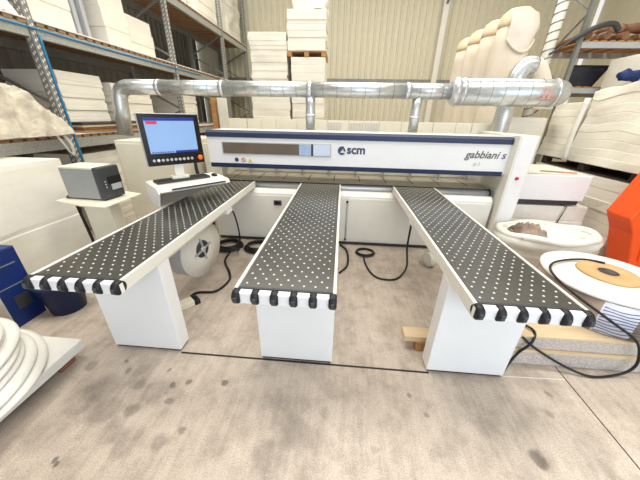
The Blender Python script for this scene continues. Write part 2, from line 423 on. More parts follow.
# ------------------------------------------------------------------ air tables
def air_table(X, label, grp):
    W, D = .607, 2.695
    r = thing('air_flotation_table', label, 'table', (X, 0, 0), 0, grp)
    k = MB(); k.box(.028, W-.022, .005, D, .90, .95)
    k.m = 1
    nx = 8; j = 0; y = .05
    while y < D-.03:
        for q in range(nx):
            xx = .06+q*.07+(.035 if j % 2 else 0)
            if xx < W-.045: k.disc((xx, y, .9508), .0068, 'z', 8, .003)
        y += .054; j += 1
    link('table_bed', k, ['tabletop', 'dot'], r, 0, True)
    for (a, c, nm) in ((0, .022, 'side_rail'), (W-.02, W, 'side_rail')):
        link(nm, MB().box(a, c, -.012, D, .868, .956), 'offwhite', r, .005, True)
    link('edge_trim', MB().box(.026, W-.02, -.006, .010, .93, .954), 'darkgrey', r, .002, True)
    link('front_bar', MB().box(-.002, W+.006, -.05, -.006, .868, .95), 'white', r, .010, True)
    for q in range(6):
        xc = .023+q*.113
        k = MB(); k.lathe([(.012, -.024), (.036, -.024), (.047, -.014), (.047, .014), (.036, .024), (.012, .024)], (xc, -.028, .912), 20, mx=Matrix.Rotation(math.pi/2, 4, 'Y'))
        rl = link('edge_roller', k, 'black', r, 0, True)
        k = MB(); k.box(xc-.011, xc+.011, -.08, -.066, .895, .928)
        link('roller_clip', k, 'darkgrey', rl, .003, True)
    k = MB(); k.box(.0, .603, .311, .442, .02, .868)
    pd = link('pedestal', k, 'white', r, .006, True)
    k = MB(); k.box(.012, .591, .322, .432, 0, .02); link('foot', k, 'black', pd, 0, True)
    k = MB(); k.box(.04, .08, .44, 2.55, .82, .90); k.box(.52, .56, .44, 2.55, .82, .90)
    link('underframe', k, 'cream', r, 0, True)
    k = MB(); k.box(.015, .06, 1.45, 1.58, .815, .868) if X > 0 else k.box(W-.06, W-.01, 1.6, 1.75, .80, .868)
    link('junction_box', k, 'white', r, .004, True)
    return r
air_table(-1.904, 'black dotted air table on a white pedestal, beneath the control screen', 'air tables of the panel saw')
air_table(-.596, 'black dotted air table on a white pedestal, middle of the three', 'air tables of the panel saw')
air_table(.778, 'black dotted air table on a white pedestal, nearest the orange cover', 'air tables of the panel saw')

# ------------------------------------------------------------------ cabinet, console, monitor
cab = thing('control_cabinet', 'tall plain cream control cabinet standing behind the monitor', 'cabinet', (-2.75, 3.0, 0))
link('cabinet_body', MB().box(-3.25, -2.30, 2.5, 3.75, .05, 1.51), 'cream', cab, .01)
link('cabinet_door', MB().box(-3.22, -2.33, 2.488, 2.502, .1, 1.47), 'cream', cab, .004)
link('cabinet_plinth', MB().box(-3.22, -2.33, 2.53, 3.72, 0, .05), 'darkgrey', cab)

ang = math.radians(50)
con = thing('console_tray', 'white operator console tray hanging over the air table below the monitor', 'console', (-1.83, 1.25, 0), ang)
def L(nm, mb, m, p, bv=0): return link(nm, mb, m, p, bv, True)
# side profile (local y,z) extruded along local x
k = MB(); k.prism([(0, 1.13), (.02, 1.165), (.05, 1.175), (.42, 1.19), (.42, 1.02), (.30, 1.03)], 0, .78, 'x')
L('tray_body', k, 'offwhite', con, .008)
k = MB(); k.prism([(.0, 1.12), (.03, 1.168), (.42, 1.185), (.42, .965), (.10, .965)], -.016, 0, 'x')
L('side_cheek', k, 'white', con, .004)
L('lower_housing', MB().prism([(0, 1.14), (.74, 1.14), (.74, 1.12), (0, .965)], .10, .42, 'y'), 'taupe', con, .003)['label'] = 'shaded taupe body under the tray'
k = MB(); k.box(.12, .72, -.004, .012, 1.142, 1.158); L('slot', k, 'darkgrey', con)
kb = L('keyboard', MB().box(.04, .62, .17, .33, 1.184, 1.205), 'darkgrey', con, .004)
k = MB()
for rr_ in range(5):
    for c in range(19): k.box(.05+c*.0295, .075+c*.0295, .178+rr_*.029, .202+rr_*.029, 1.205, 1.211)
L('key_rows', k, 'black', kb)
k = MB(); k.lathe([(.0, .03), (.022, .026), (.032, .012), (.034, 0)][::-1], (.70, .24, 1.185), 16, sy=1.5)
tag_m = L('mouse', k, 'black', con)
k = MB(); k.box(.30, .50, .42, .62, 1.03, 1.13); k.box(.36, .44, .58, .66, 0, 1.15)
L('support_arm', k, 'lightgrey', con, .004)

mang = math.atan2(.411, .401)
mon = thing('control_monitor', 'black framed touchscreen monitor showing a pale blue page', 'monitor', (-1.99, 1.40, 1.21), mang)
Wm, Hm = .574, .505; z0 = .155
L('monitor_housing', MB().box(0, Wm, 0, .04, z0, z0+Hm), 'blackgloss', mon, .008)
L('rear_shell', MB().box(-.006, Wm+.004, .012, .06, z0-.003, z0+Hm+.004), 'lightgrey', mon, .008)
scr = L('screen', MB().box(.045, Wm-.055, -.003, 0, z0+.125, z0+Hm-.035), 'screen', mon)
L('header_bar', MB().box(.045, Wm-.055, -.005, -.003, z0+Hm-.065, z0+Hm-.035), 'screenblue', scr)
L('footer_bar', MB().box(.045+.24, Wm-.055, -.005, -.003, z0+.125, z0+.147), 'screenblue', scr)
k = MB(); k.box(.06, .16, -.006, -.005, z0+Hm-.095, z0+Hm-.068); L('red_tab', k, 'screenred', scr)
k = MB()
for q in range(9): k.box(.06+q*.024, .074+q*.024, -.006, -.004, z0+.130, z0+.142)
k.box(.05, .10, -.007, -.005, z0+Hm-.057, z0+Hm-.045); k.box(Wm-.12, Wm-.07, -.007, -.005, z0+Hm-.057, z0+Hm-.045)
L('screen_icons', k, 'screenblue', scr)
for q in range(10):
    xc = .06+q*.042
    k = MB(); k.lathe([(.015, 0), (.015, .004), (.010, .006), (0, .006)], (xc, 0, z0+.055), 16, mx=Matrix.Rotation(math.pi/2, 4, 'X'))
    L('round_button', k, 'white' if q == 1 else 'lightgrey', mon)
    if q != 1: pass
k = MB(); k.lathe([(.018, 0), (.018, .014), (.027, .016), (.027, .03), (.02, .036), (0, .037)], (Wm-.052, 0, z0+.062), 22, mx=Matrix.Rotation(math.pi/2, 4, 'X'))
L('emergency_stop', k, 'redorange', mon)['label'] = 'orange mushroom button'
k = MB(); k.box(.24, .34, .03, .07, .03, z0+.06); k.box(.2, .38, .01, .10, -.02, .03)
L('monitor_bracket', k, 'offwhite', mon, .004)
k = MB(); k.box(.46, .49, .02, .05, .06, z0+.01); k.cyl((.475, .02, .06), (.475, .02, .03), .02, seg=14)
L('cable_plug', k, 'black', mon)

# ------------------------------------------------------------------ printer and its stand
st = thing('printer_stand', 'cream pedestal stand with a thin shelf under the label printer', 'stand', (-2.7, 1.4, 0))
k = MB(); k.prism([(-3.06, 1.27), (-2.66, 1.15), (-2.38, 1.13), (-2.36, 1.66), (-2.72, 1.76), (-3.0, 1.74)], .985, 1.0, 'z')
link('shelf', k, 'cream', st, .003)
k = MB(); k.box(-2.82, -2.52, 1.33, 1.48, 0, .985); link('post', k, 'cream', st, .006)
k = MB(); k.bar((-3.0, 1.42, .985), (-2.93, 1.42, 0), .03, .012); link('strap_leg', k, 'black', st)
k = MB(); k.tube(bez([(-2.82, 1.30, .97), (-2.84, 1.29, .7), (-2.79, 1.29, .4), (-2.8, 1.3, .1)]), .006, 6); link('cable', k, 'black', st)
pr = thing('label_printer', 'grey label printer with dark front panel on the shelf', 'printer', (-2.74, 1.34, 1.0), math.radians(-4))
L('casing', MB().box(-.235, .17, -.01, .25, .012, .345), 'midgrey', pr, .012)
L('top_cover', MB().box(-.235, .17, -.012, .252, .33, .352), 'cream', pr, .006)
fp = L('front_panel', MB().box(.17, .235, -.012, .252, .012, .35), 'darkgrey', pr, .012)
L('output_slot', MB().box(.234, .246, .10, .225, .10, .16), 'lightgrey', fp, .002)['label'] = 'light grey label outlet'
L('output_slot', MB().box(.234, .24, .075, .245, .165, .245), 'black', fp, .002)
for q in range(3): L('control_button', MB().cyl((.235, .04, .2-.03*q), (.24, .04, .2-.03*q), .008, seg=10), 'lightgrey', fp)
L('foot', MB().box(-.2, .2, .02, .22, 0, .012), 'black', pr)
k = MB(); k.tube(bez([(-3.0, 1.55, 1.012), (-3.04, 1.45, 1.02), (-3.0, 1.35, 1.015), (-2.93, 1.36, 1.012)]), .009, 6)
tag(link('printer_cable', k, 'darkgrey'), 'short dark cable lying at the left end of the printer shelf', 'cable')

# ------------------------------------------------------------------ reel under the left table
rl = thing('edging_reel', 'large white round reel hanging under the left air table', 'reel', (-1.62, 1.30, .50), math.radians(-11))
rx = Matrix.Rotation(math.pi/2, 4, 'Y')
O = (0, 0, 0)
k = MB(); k.lathe([(.09, -.10), (.31, -.10), (.318, -.09), (.318, .09), (.31, .10), (.09, .10)], O, 44, mx=rx); L('reel_body', k, 'lightgrey', rl)
k = MB(); k.lathe([(.10, .10), (.32, .10), (.32, .112), (.10, .112)], O, 44, mx=rx); L('side_flange', k, 'offwhite', rl)
k = MB(); k.lathe([(0, .085), (.10, .085), (.10, .117), (0, .117)], O, 30, mx=rx); hb = L('hub', k, 'darkgrey', rl)
for q in range(4):
    a = q*math.pi/2+.2; L('hub_arm', MB().bar((.122, 0, 0), (.122, .135*math.cos(a), .135*math.sin(a)), .03, .012), 'lightgrey', hb)
k = MB(); k.lathe([(.0, .10), (.03, .10), (.03, .135), (0, .135)], O, 16, mx=rx); L('hub_cap', k, 'offwhite', hb)
k = MB(); k.cyl((-.2, 0, 0), (0, 0, 0), .02, seg=10); k.bar((-.19, 0, 0), (-.19, 0, .31), .05, .03)
L('hanger', k, 'rackgrey', rl)

# foot pedal
fpd = thing('foot_pedal', 'small cream foot pedal on the floor behind the left pedestal', 'pedal', (-1.57, .9, 0), math.radians(50))
L('pedal_body', MB().box(-.12, .06, -.055, .055, 0, .07), 'cream', fpd, .01)
L('pedal_tip', MB().box(.06, .12, -.058, .058, 0, .055), 'black', fpd, .008)

def cable(pts, r, label, cat='cable', m='black', name='floor_cable', n=8, group=None):
    k = MB(); k.tube(bez(pts, n), r, 8)
    return tag(link(name, k, m), label, cat, group)
cable([(-1.60, .86, .02), (-1.59, 1.1, .015), (-1.38, 1.16, .015), (-1.31, 1.38, .015), (-1.37, 1.56, .015), (-1.55, 1.85, .015), (-1.58, 2.1, .02)], .014, 'black hose curving on the floor from the white reel to the foot pedal', name='floor_hose')
def coil(cx, cy, rx_, ry_, turns, r, ph=0.0, tail=None):
    pts = []
    for i in range(turns*12+1):
        a = ph+2*math.pi*i/12; f = 1-.10*(i//12)+random.uniform(-.03, .03)
        pts.append((cx+rx_*f*math.cos(a), cy+ry_*f*math.sin(a), r+.0+(i/12)*r*1.3))
    if tail: pts = tail+pts
    return pts
cable(coil(-1.66, 2.3, .2, .2, 3, .016), .016, 'black hose coil on the floor, the left one beside the saw base', name='hose_coil', n=3)
cable(coil(-1.2, 2.3, .21, .19, 3, .016), .016, 'black hose coil on the floor, the one nearer the middle table', name='hose_coil', n=3)
cable([(-1.33, 1.68, .80), (-1.34, 1.85, .74), (-1.36, 2.0, .4), (-1.42, 2.1, .12), (-1.42, 2.0, .085)], .011, 'black cable hanging from the left air table down to the hose coils', name='hanging_cable')
cable([(.805, 1.53, .81), (.82, 1.58, .5), (.92, 1.8, .12), (.84, 1.72, .02), (.72, 1.63, .015), (.55, 1.65, .015), (.46, 1.78, .015), (.41, 2.0, .015), (.40, 2.17, .015)], .012, 'black cable looping over the floor from the right air table', name='hanging_cable')
cable(coil(.43, 2.33, .14, .13, 2, .012), .012, 'small coil of black cable on the floor between middle and right tables', name='cable_coil', n=3)
cable([(.05, 2.55, .02), (.14, 2.4, .02), (.17, 2.17, .02), (.15, 1.9, .02), (.05, 1.71, .02)], .014, 'black hose curving out from under the middle air table', name='floor_hose')
cable([(-1.925, .50, .70), (-1.96, .50, .5), (-2.02, .47, .3), (-2.0, .44, .1), (-1.93, .42, .015)], .012, 'thin black cable curving down beside the left pedestal', name='hanging_cable')

tr = thing('tape_roll', 'small white roll standing on the floor left of the right air table', 'roll', (1.30, 2.08, 0), math.radians(20))
k = MB(); k.lathe([(.05, -.05), (.095, -.05), (.10, -.04), (.10, .04), (.095, .05), (.05, .05)], (0, 0, .10), 26, mx=rx); L('roll_body', k, 'wrap', tr)
k = MB(); k.lathe([(.0, .048), (.055, .048), (.055, .06), (0, .06)], (0, 0, .10), 20, mx=rx); L('roll_core', k, 'black', tr)

# ------------------------------------------------------------------ stacks
def stack_mb(x0, x1, y0, y1, z0, z1, layers=12, jit=.012, nz=.015, seg=10, top=.0, seed=0):
    """pile of sheets: rings of a rounded rectangle, each layer shifted a little, grooves in between"""
    rnd = random.Random(seed); mb = MB(); per = []
    for i in range(seg): per.append((i/seg, 0))
    for i in range(seg): per.append((1, i/seg))
    for i in range(seg): per.append((1-i/seg, 1))
    for i in range(seg): per.append((0, 1-i/seg))
    rings = []; n = len(per); cx, cy = (x0+x1)/2, (y0+y1)/2
    for l in range(layers):
        za = z0+(z1-z0)*l/layers; zb = z0+(z1-z0)*(l+1)/layers; dz = zb-za
        dx, dy = rnd.uniform(-jit, jit), rnd.uniform(-jit, jit)
        for z, g in ((za+dz*.01, -.0035), (za+dz*.08, 0), (zb-dz*.08, 0), (zb-dz*.01, -.0035)):
            ring = []
            for (u, v) in per:
                x = x0+(x1-x0)*u; y = y0+(y1-y0)*v
                d = Vector((x-cx, y-cy, 0)); d.normalize()
                a = noise.noise(Vector((x*2.2, y*2.2, z*3+seed*7)))*nz+g
                ring.append((x+dx+d.x*a, y+dy+d.y*a, z+top*noise.noise(Vector((x*2, y*2, seed)))*(z-z0)/(z1-z0)))
            rings.append(ring)
    vs = [p for r_ in rings for p in r_]; fs = []
    for i in range(len(rings)-1):
        for k in range(n): fs.append((i*n+k, i*n+(k+1) % n, (i+1)*n+(k+1) % n, (i+1)*n+k))
    fs.append(tuple(range(n-1, -1, -1))); fs.append(tuple((len(rings)-1)*n+k for k in range(n)))
    return mb.add(vs, fs, False)

def pallet(x0, x1, y0, y1, z0, label, m='wood', h=.14, group=None, base=False):
    p = thing('wooden_pallet', label, 'pallet', ((x0+x1)/2, (y0+y1)/2, z0), 0, group)
    k = MB(); nb = 6; wd = (y1-y0)/(nb*1.25)
    for i in range(nb): k.box(x0, x1, y0+(y1-y0-wd)*i/(nb-1), y0+(y1-y0-wd)*i/(nb-1)+wd, z0+h-.02, z0+h)
    link('deck_boards', k, m, p)
    if base: link('base_board', MB().box(x0, x1, y0, y1, z0-.004, z0+.012), m, p)  # solid base sheet, added to keep the gap dark
    for i in range(3):
        for j in range(3):
            xa = x0+(x1-x0-.12)*i/2; ya = y0+(y1-y0-.12)*j/2
            link('block', MB().box(xa, xa+.12, ya, ya+.12, z0, z0+h-.02), m, p)
    return p

def sheets(x0, x1, y0, y1, z0, z1, label, m='sheet', layers=12, name='panel_stack', cat='panel stack', group=None, **kw):
    return tag(link(name, stack_mb(x0, x1, y0, y1, z0, z1, layers, **kw), m), label, cat, group)

# back wall stacks
sheets(-2.6, -1.52, 7.0, 7.95, 0, 2.55, 'lower white panel stack at the back wall beside the tall rack', seed=1, layers=14)
pallet(-2.6, -1.52, 7.0, 7.95, 2.56, 'thin wooden pallet between the two left back wall stacks', h=.10)
sheets(-2.56, -1.56, 7.0, 7.95, 2.665, 3.79, 'upper white panel stack at the back wall beside the tall rack', seed=2, nz=.05)
sheets(-1.46, -.56, 7.0, 7.95, 0, 3.26, 'tall lower white panel stack at the back wall left of the bare wall', seed=3, layers=18)
pallet(-1.56, -.54, 7.0, 7.95, 3.27, 'thin wooden pallet between the two right back wall stacks', h=.12)
sheets(-1.54, -.56, 7.0, 7.95, 3.395, 4.25, 'upper white panel stack, highest at the back wall', seed=4)
k = stack_mb(-1.40, -.60, 7.05, 7.9, 4.255, 4.75, 4, nz=.2, jit=.03, seed=5)
tag(link('wrapped_bundle', k, 'wrap'), 'crumpled white plastic bundle on top of the highest back wall stack', 'bundle')

# left floor stack under/in front of the rack
sheets(-4.5, -3.32, -.3, 1.72, 0, 1.375, 'big white panel stack on the floor behind the blue box', seed=6, layers=2, nz=.03)
sheets(-4.9, -4.12, 2.75, 3.9, 0, 1.25, 'white panel stack under the rack behind the label printer', seed=7)

# ------------------------------------------------------------------ racks
def upright(rack, x, xb, y, z1, s=1):
    for xx in (x, xb):
        k = MB(); k.box(xx-.05, xx+.05, y-.045, y+.045, 0, z1)
        k.m = 1
        z = .2
        while z < z1-.1:
            if xx == x:
                k.box(xx+.05*s-.001, xx+.05*s+.001, y-.022, y-.006, z, z+.03); k.box(xx+.05*s-.001, xx+.05*s+.001, y+.006, y+.022, z+.02, z+.05)
                k.box(xx-.022, xx-.006, y-.0465, y-.044, z, z+.03); k.box(xx+.006, xx+.022, y-.0465, y-.044, z+.02, z+.05)
            z += .075
        link('rack_post', k, ['rackgrey', 'offwhite'], rack)
    k = MB(); z = .3; f = 0
    while z < z1-.5:
        a, c = (x, xb) if f else (xb, x)
        k.bar((a, y, z), (c, y, z+.55), .03, .04); z += .55; f = 1-f
    link('brace', k, 'rackgrey', rack)

rack = thing('pallet_rack', 'tall grey pallet rack along the left side with two wooden decks', 'rack', (-4.0, 4, 0))
for y in (-.6, 2.62, 5.85, 8.95, 11.3): upright(rack, -4.05, -5.15, y, 6.2 if y > 0 else 5)
for z in (1.37, 2.72, 4.11):
    for (ya, yb) in ((-.55, 2.57), (2.67, 5.80), (5.90, 8.90), (9.0, 11.25)):
        for xx in (-4.05, -5.15):
            k = MB(); k.box(xx-.035, xx+.035, ya, yb, z, z+.14)
            link('beam', k, 'galv' if xx > -5 else 'rackgrey', rack)
        k = MB(); y = ya+.02
        while y < yb-.1:
            k.box(-5.2, -4.0, y, y+.10, z+.14, z+.18); y += .15
        link('wooden_deck', k, 'woodx', rack)
        link('shelf_sheet', MB().box(-5.2, -3.99, ya, yb, z+.182, z+.20), 'offwhite', rack)
k = MB(); k.tube(bez([(-3.985, -.5, 2.83), (-3.99, 1.5, 2.81), (-3.985, 2.6, 2.82), (-3.99, 4.0, 2.81), (-3.99, 7.0, 2.82)], 6), .012, 6)
tag(link('data_cable', k, 'cableblue'), 'blue cable running along the rack beam', 'cable')
k = MB(); k.tube(bez([(-3.98, 2.66, 2.76), (-3.985, 2.66, 2.2), (-3.982, 2.66, 1.6), (-3.98, 2.66, 1.2), (-3.98, 2.66, .9)], 6), .013, 6)
tag(link('data_cable', k, 'cableblue'), 'blue cable dropping down the front rack post', 'cable')

def drape(x0, x1, y0, y1, z0, z1, seed, amp=.12, m='clearwrap', slump=.35):
    """crumpled film over a pile"""
    n = 46; mb = MB(); vs = []; fs = []
    for i in range(n+1):
        for j in range(n+1):
            u, v = i/n*2-1, j/n*2-1
            e = max(abs(u), abs(v)); h = (1-max(0, (e-.45)/.55)**2)
            q = noise.fractal(Vector((u*2.2, v*2.2, seed*3.1)), 0.9, 2.0, 4)+.55*(.35-abs(noise.noise(Vector((u*4.5+v, v*3.5, seed)))))
            z = z0+(z1-z0)*h*(1-slump*abs(v)*.5)+q*amp*(h*.8+.1)
            vs.append((x0+(x1-x0)*(u*.5+.5)+q*.05, y0+(y1-y0)*(v*.5+.5)+q*.04, max(z0, z)))
    for i in range(n):
        for j in range(n):
            a = i*(n+1)+j; fs.append((a, a+n+1, a+n+2, a+1))
    b = len(vs)
    vs += [(x0, y0, z0), (x1, y0, z0), (x1, y1, z0), (x0, y1, z0)]; fs.append((b, b+3, b+2, b+1))
    mb.add(vs, fs, False); return mb

Z1 = 1.573
tag(link('plastic_sheeting', drape(-4.52, -3.82, .7, 2.54, Z1, 2.12, 3, .2), 'clearwrap'), 'crumpled translucent plastic film heaped on the lowest left shelf', 'plastic film')
bx = thing('cardboard_box', 'open brown cardboard box behind the plastic film on the left shelf', 'box', (-4.8, 1.7, Z1))
link('box_body', MB().box(-5.1, -4.56, 1.2, 2.3, Z1, 2.28), 'card', bx, .005)
link('flap', MB().bar((-4.56, 1.75, 2.28), (-4.40, 1.75, 2.22), 1.0, .006), 'card', bx)
sheets(-5.1, -4.3, -.4, .7, Z1, 2.5, 'white panel stack at the near end of the lowest left shelf', seed=8)
for i in range(4):
    k = MB(); k.box(-5.1+.02*i, -3.98-.03*i, 2.85+.03*i, 5.6-.1*i, Z1+i*.035, Z1+i*.035+.028)
    tag(link('loose_board', k, ['wood', 'brownrust', 'palewood', 'darkgrey'][i]), ['long brown board, lowest in the pile on the left shelf', 'reddish brown board, second from the bottom on the left shelf', 'pale board, third from the bottom on the left shelf', 'dark board topping the pile on the left shelf'][i], 'board', 'boards on the lowest left shelf')
sheets(-5.1, -4.25, 2.95, 3.75, Z1+.14, 2.42, 'white panel stack on boards beneath the long rack deck, near the blue cable', seed=9)
sheets(-5.1, -4.25, 3.95, 5.0, Z1+.14, 2.35, 'white panel stack on the lowest shelf behind the silver duct elbow', seed=10)
sheets(-5.1, -4.25, 6.1, 7.0, Z1, 2.3, 'white panel stack at the far end of the lowest shelf', seed=31)
Z2 = 2.923
sheets(-5.0, -4.15, 2.80, 3.45, Z2, 3.80, 'large pale panel stack on the middle rack shelf, nearest the camera', seed=11, nz=.01, layers=3)
sheets(-5.0, -4.15, 4.08, 4.66, Z2, 3.74, 'pale panel stack on the middle rack shelf, second from the near post', seed=12, nz=.01, layers=3)
sheets(-5.0, -4.3, 4.86, 5.6, Z2, 3.6, 'pale panel stack on the middle rack shelf, third from the near post', seed=13, nz=.01, layers=3)
k = MB(); k.box(-4.95, -4.2, 3.55, 3.62, Z2, 3.82); k.box(-4.95, -4.2, 3.72, 3.79, Z2, 3.82); k.box(-4.9, -4.85, 3.5, 3.85, Z2, 3.8)
tag(link('steel_profile', k, 'lightgrey'), 'grey steel profile leaning upright between pale stacks on the middle shelf', 'profile')
tag(link('plastic_sheeting', drape(-5.1, -4.0, 1.3, 2.5, Z2, 3.35, 5, .15), 'wrap'), 'white plastic film bunched on the middle shelf beside the near post', 'plastic film')
Z3 = 4.313
sheets(-5.1, -4.1, 7.5, 8.85, Z3, 5.7, 'white panel stack on the top rack shelf, left of two', seed=14, nz=.04)
sheets(-5.05, -4.08, 9.1, 10.9, Z3, 6.0, 'wrapped white stack on the top rack shelf next to the back wall', 'wrap', seed=15, nz=.12)
sheets(-5.1, -4.3, 5.95, 7.4, Z3, 5.6, 'white panel stack on the top rack shelf, nearest the camera', seed=16)

k = MB()
k.tube(bez([(-3.90, 2.40, 1.62), (-3.88, 2.46, 1.45), (-3.93, 2.50, 1.28)], 5), .022, 6)
k.tube(bez([(-3.90, 2.30, 1.62), (-3.87, 2.33, 1.5), (-3.9, 2.42, 1.35), (-3.93, 2.50, 1.28)], 5), .015, 6)
tag(link('plastic_strip', k, 'wrap'), 'twisted strip of plastic film hanging over the lowest shelf beam', 'plastic film')

# right rear rack
rr2 = thing('pallet_rack', 'grey rack against the back wall on the right with two shelves', 'rack', (6, 6.5, 0))
for x in (4.88, 7.6):
    for y in (6.0, 7.1):
        link('rack_post', MB().box(x-.04, x+.04, y-.04, y+.04, 0, 5.6), 'rackgrey', rr2)
    k = MB(); z = .4; f = 0
    while z < 5:
        k.bar((x, 6.0 if f else 7.1, z), (x, 7.1 if f else 6.0, z+.7), .03, .03); z += .7; f = 1-f
    link('brace', k, 'rackgrey', rr2)
for z in (2.44, 3.28):
    for y in (6.0, 7.1): link('beam', MB().box(4.93, 7.55, y-.03, y+.03, z, z+.11), 'lightgrey', rr2)
    k = MB(); x = 4.95
    while x < 7.45: k.box(x, x+.1, 5.96, 7.14, z+.11, z+.135); x += .17
    link('wooden_deck', k, 'wood', rr2)
for i in range(7):
    x = 5.0+i*.36; k = MB()
    pts = [(x+.06*random.random(), 5.98+q*.19, 3.415+.078+.02*random.random()) for q in range(7)]
    k.tube(bez(pts, 4), .075, 8)
    tag(link('fabric_bundle', k, 'bundle' if i % 2 else 'brownrust'), 'brown wrapped bundle in the row on the right rack top shelf', 'bundle', 'brown bundles in the lower row on the top right shelf')
for i in range(4):
    x = 5.45+i*.5; k = MB()
    pts = [(x-.2+q*.09, 6.15+.1*random.random(), 3.655+.02*random.random()) for q in range(7)]
    k.tube(bez(pts, 4), .085, 8)
    tag(link('fabric_bundle', k, 'brownrust' if i % 2 else 'bundle'), 'brown bundle lying crosswise on top of the others on the right rack', 'bundle', 'brown bundles lying crosswise on the top right shelf')
k = MB(); k.tube(bez([(4.3, 5.9, 3.15), (4.7, 5.9, 3.42), (5.0, 5.85, 3.6), (5.3, 5.85, 3.66), (5.45, 5.85, 3.55)], 6), [.02]*6+[.05]*19, 8)
tag(link('rolled_tarp', k, 'darkgrey'), 'dark rolled tarp sticking out over the post of the right rear rack', 'tarp')
k = MB(); k.bar((4.98, 6.3, 2.78), (5.62, 6.3, 2.78), .04, .40)
sp = thing('dark_panel', 'dark glossy framed panel leaning on the lower shelf of the right rack', 'panel', (5.3, 6.2, 2.575))
k = MB(); k.prism([(4.98, 2.58), (5.52, 2.58), (5.74, 2.98), (4.98, 2.98)], 6.12, 6.16, 'y'); link('glass_face', k, 'solar', sp)
k = MB(); k.bar((4.98, 6.11, 2.98), (5.76, 6.11, 2.98), .03, .025); k.bar((5.52, 6.11, 2.58), (5.75, 6.11, 2.98), .03, .04); link('frame', k, 'black', sp)

# right stacks
sheets(4.0, 5.2, 2.66, 4.7, 0, 1.10, 'long lower white panel stack at right behind the orange cover', seed=17, layers=7, nz=.03)
pallet(4.05, 5.15, 2.7, 4.65, 1.115, 'wooden pallet painted dark as gap shade between lower and upper white stacks at right', 'gapshadewood', h=.13, base=True)
near_stack = sheets(3.98, 5.2, 2.62, 3.92, 1.25, 2.34, 'upper wrapped white panel stack at right, nearer the camera', 'sheet', seed=18, layers=9, nz=.06, top=.12)
sheets(4.02, 5.2, 4.02, 4.75, 1.25, 2.17, 'upper wrapped white panel stack at right, farther from the camera', 'sheet', seed=19, layers=8, nz=.05)
k = MB(); k.tube(bez([(3.96, 3.96, 1.24), (3.95, 3.98, 1.7), (3.97, 3.97, 2.22)], 6), .045, 8)
pf = link('plastic_fold', MB().add([v-near_stack.location for v in k.v], k.f, True), 'wrap', near_stack, 0, True)
hs = thing('panel_stack', 'tall white panel stack with red stripe behind the upper right stacks', 'panel stack', (6.1, 5.3, 0))
link('sheets', stack_mb(5.55, 6.9, 4.6, 5.85, 0, 3.06, 6, nz=.02, seed=20), 'sheet', hs)
k = MB(); k.prism([(5.25, 2.37), (4.6, 2.45), (4.6, 2.36)], 5.52, 5.535, 'x'); link('red_stripe', k, 'red', hs)
k = MB(); k.lathe([(0, -.2), (.08, -.19), (.1, -.1), (.08, 0), (.1, .1), (.07, .19), (0, .2)], (5.42, 5.1, 2.68), 14, mx=Matrix.Rotation(math.pi/2, 4, 'Y'), fn=lambda a, z: 1+.25*math.sin(3*a+z*20))
tag(link('blue_cloth', k, 'blue'), 'blue cloth bunched against the tall stack with the red stripe', 'cloth')

sheets(3.12, 3.85, 4.6, 4.9, 0, 1.93, 'plain pale panel stack behind the saw column, left of the upper right stacks', seed=33, layers=2, nz=.02)

# white crates beside the saw column
sheets(2.62, 3.72, 2.82, 3.7, .0, .72, 'low white wrapped bundle with dark strap right of the saw column', 'wrap', seed=21, layers=3, nz=.03, name='wrapped_bundle', cat='bundle')
k = MB(); k.tube([(3.28, 2.805, .02), (3.34, 2.80, .5), (3.38, 2.80, .72), (3.30, 3.2, .74)], .008, 6)
tag(link('strap', k, 'darkgrey'), 'thin dark strap over the low white bundle', 'strap')
k = MB(); k.box(2.66, 3.55, 2.86, 3.6, .735, .80); tag(link('packing_sheet', k, 'darkgrey'), 'dark packing layer between the low bundle and the white crate', 'packing')
cr = thing('white_crate', 'flat white crate lying on the low bundle right of the saw column', 'crate', (3.1, 3.2, .81))
link('crate_body', MB().box(2.62, 3.56, 2.80, 3.75, .81, 1.17), 'white', cr, .006)
link('loose_lid', MB().bar((2.62, 3.3, 1.19), (3.5, 3.3, 1.18), .8, .02), 'cream', cr)
k = MB(); k.bar((2.95, 2.98, 1.205), (3.4, 2.9, 1.2), .04, .01); link('lid_slat', k, 'wood', cr)

# orange cover
oc = thing('orange_machine_cover', 'bright orange angular machine cover at the right edge', 'machine cover', (4.3, 2.3, 0))
poly = [(3.64, .78), (3.77, .57), (3.95, .07), (4.9, .07), (4.9, 1.9), (4.0, 1.9)]
k = MB(); k.prism(poly, 2.15, 2.5, 'y'); link('cover', k, 'orange', oc, .02)
k = MB(); k.prism([(3.86, .72), (4.0, .2), (4.8, .2), (4.8, 1.8), (4.25, 1.7)], 2.13, 2.152, 'y'); link('side_plate', k, 'orange', oc, .01)
link('base_frame', MB().box(4.0, 4.85, 2.2, 2.45, 0, .07), 'darkgrey', oc)

# ------------------------------------------------------------------ rolls and boards at right front
def brd(x0, x1, y0, y1, z0, z1, m, label, edge=None):
    return tag(link('board_stack', MB().box(x0, x1, y0, y1, z0, z1), m, None, .004), label, 'boards')
brd(1.47, 3.3, .47, 1.45, .0, .145, 'chip', 'lower speckled chipboard slab on the floor under the wrapped roll')
tag(link('batten', MB().box(1.45, 3.32, .455, 1.45, .147, .172), 'palewood'), 'pale strip of board between the two speckled chipboard slabs', 'board')
brd(1.50, 3.3, .475, 1.45, .174, .290, 'chip', 'upper speckled chipboard slab directly under the wrapped roll')
tag(link('plywood_sheet', MB().box(1.48, 3.3, .47, 1.45, .292, .31), 'palewood'), 'thin pale plywood sheet topping the chipboard slabs', 'board')
pk = thing('timber_plank', 'pale wooden plank on a block behind the right pedestal', 'plank', (1.0, .6, 0))
link('plank', MB().box(.63, 1.44, .53, .65, .095, .155), 'palewood', pk, .004)
link('block', MB().box(.74, .88, .52, .62, 0, .095), 'wood', pk, .003)
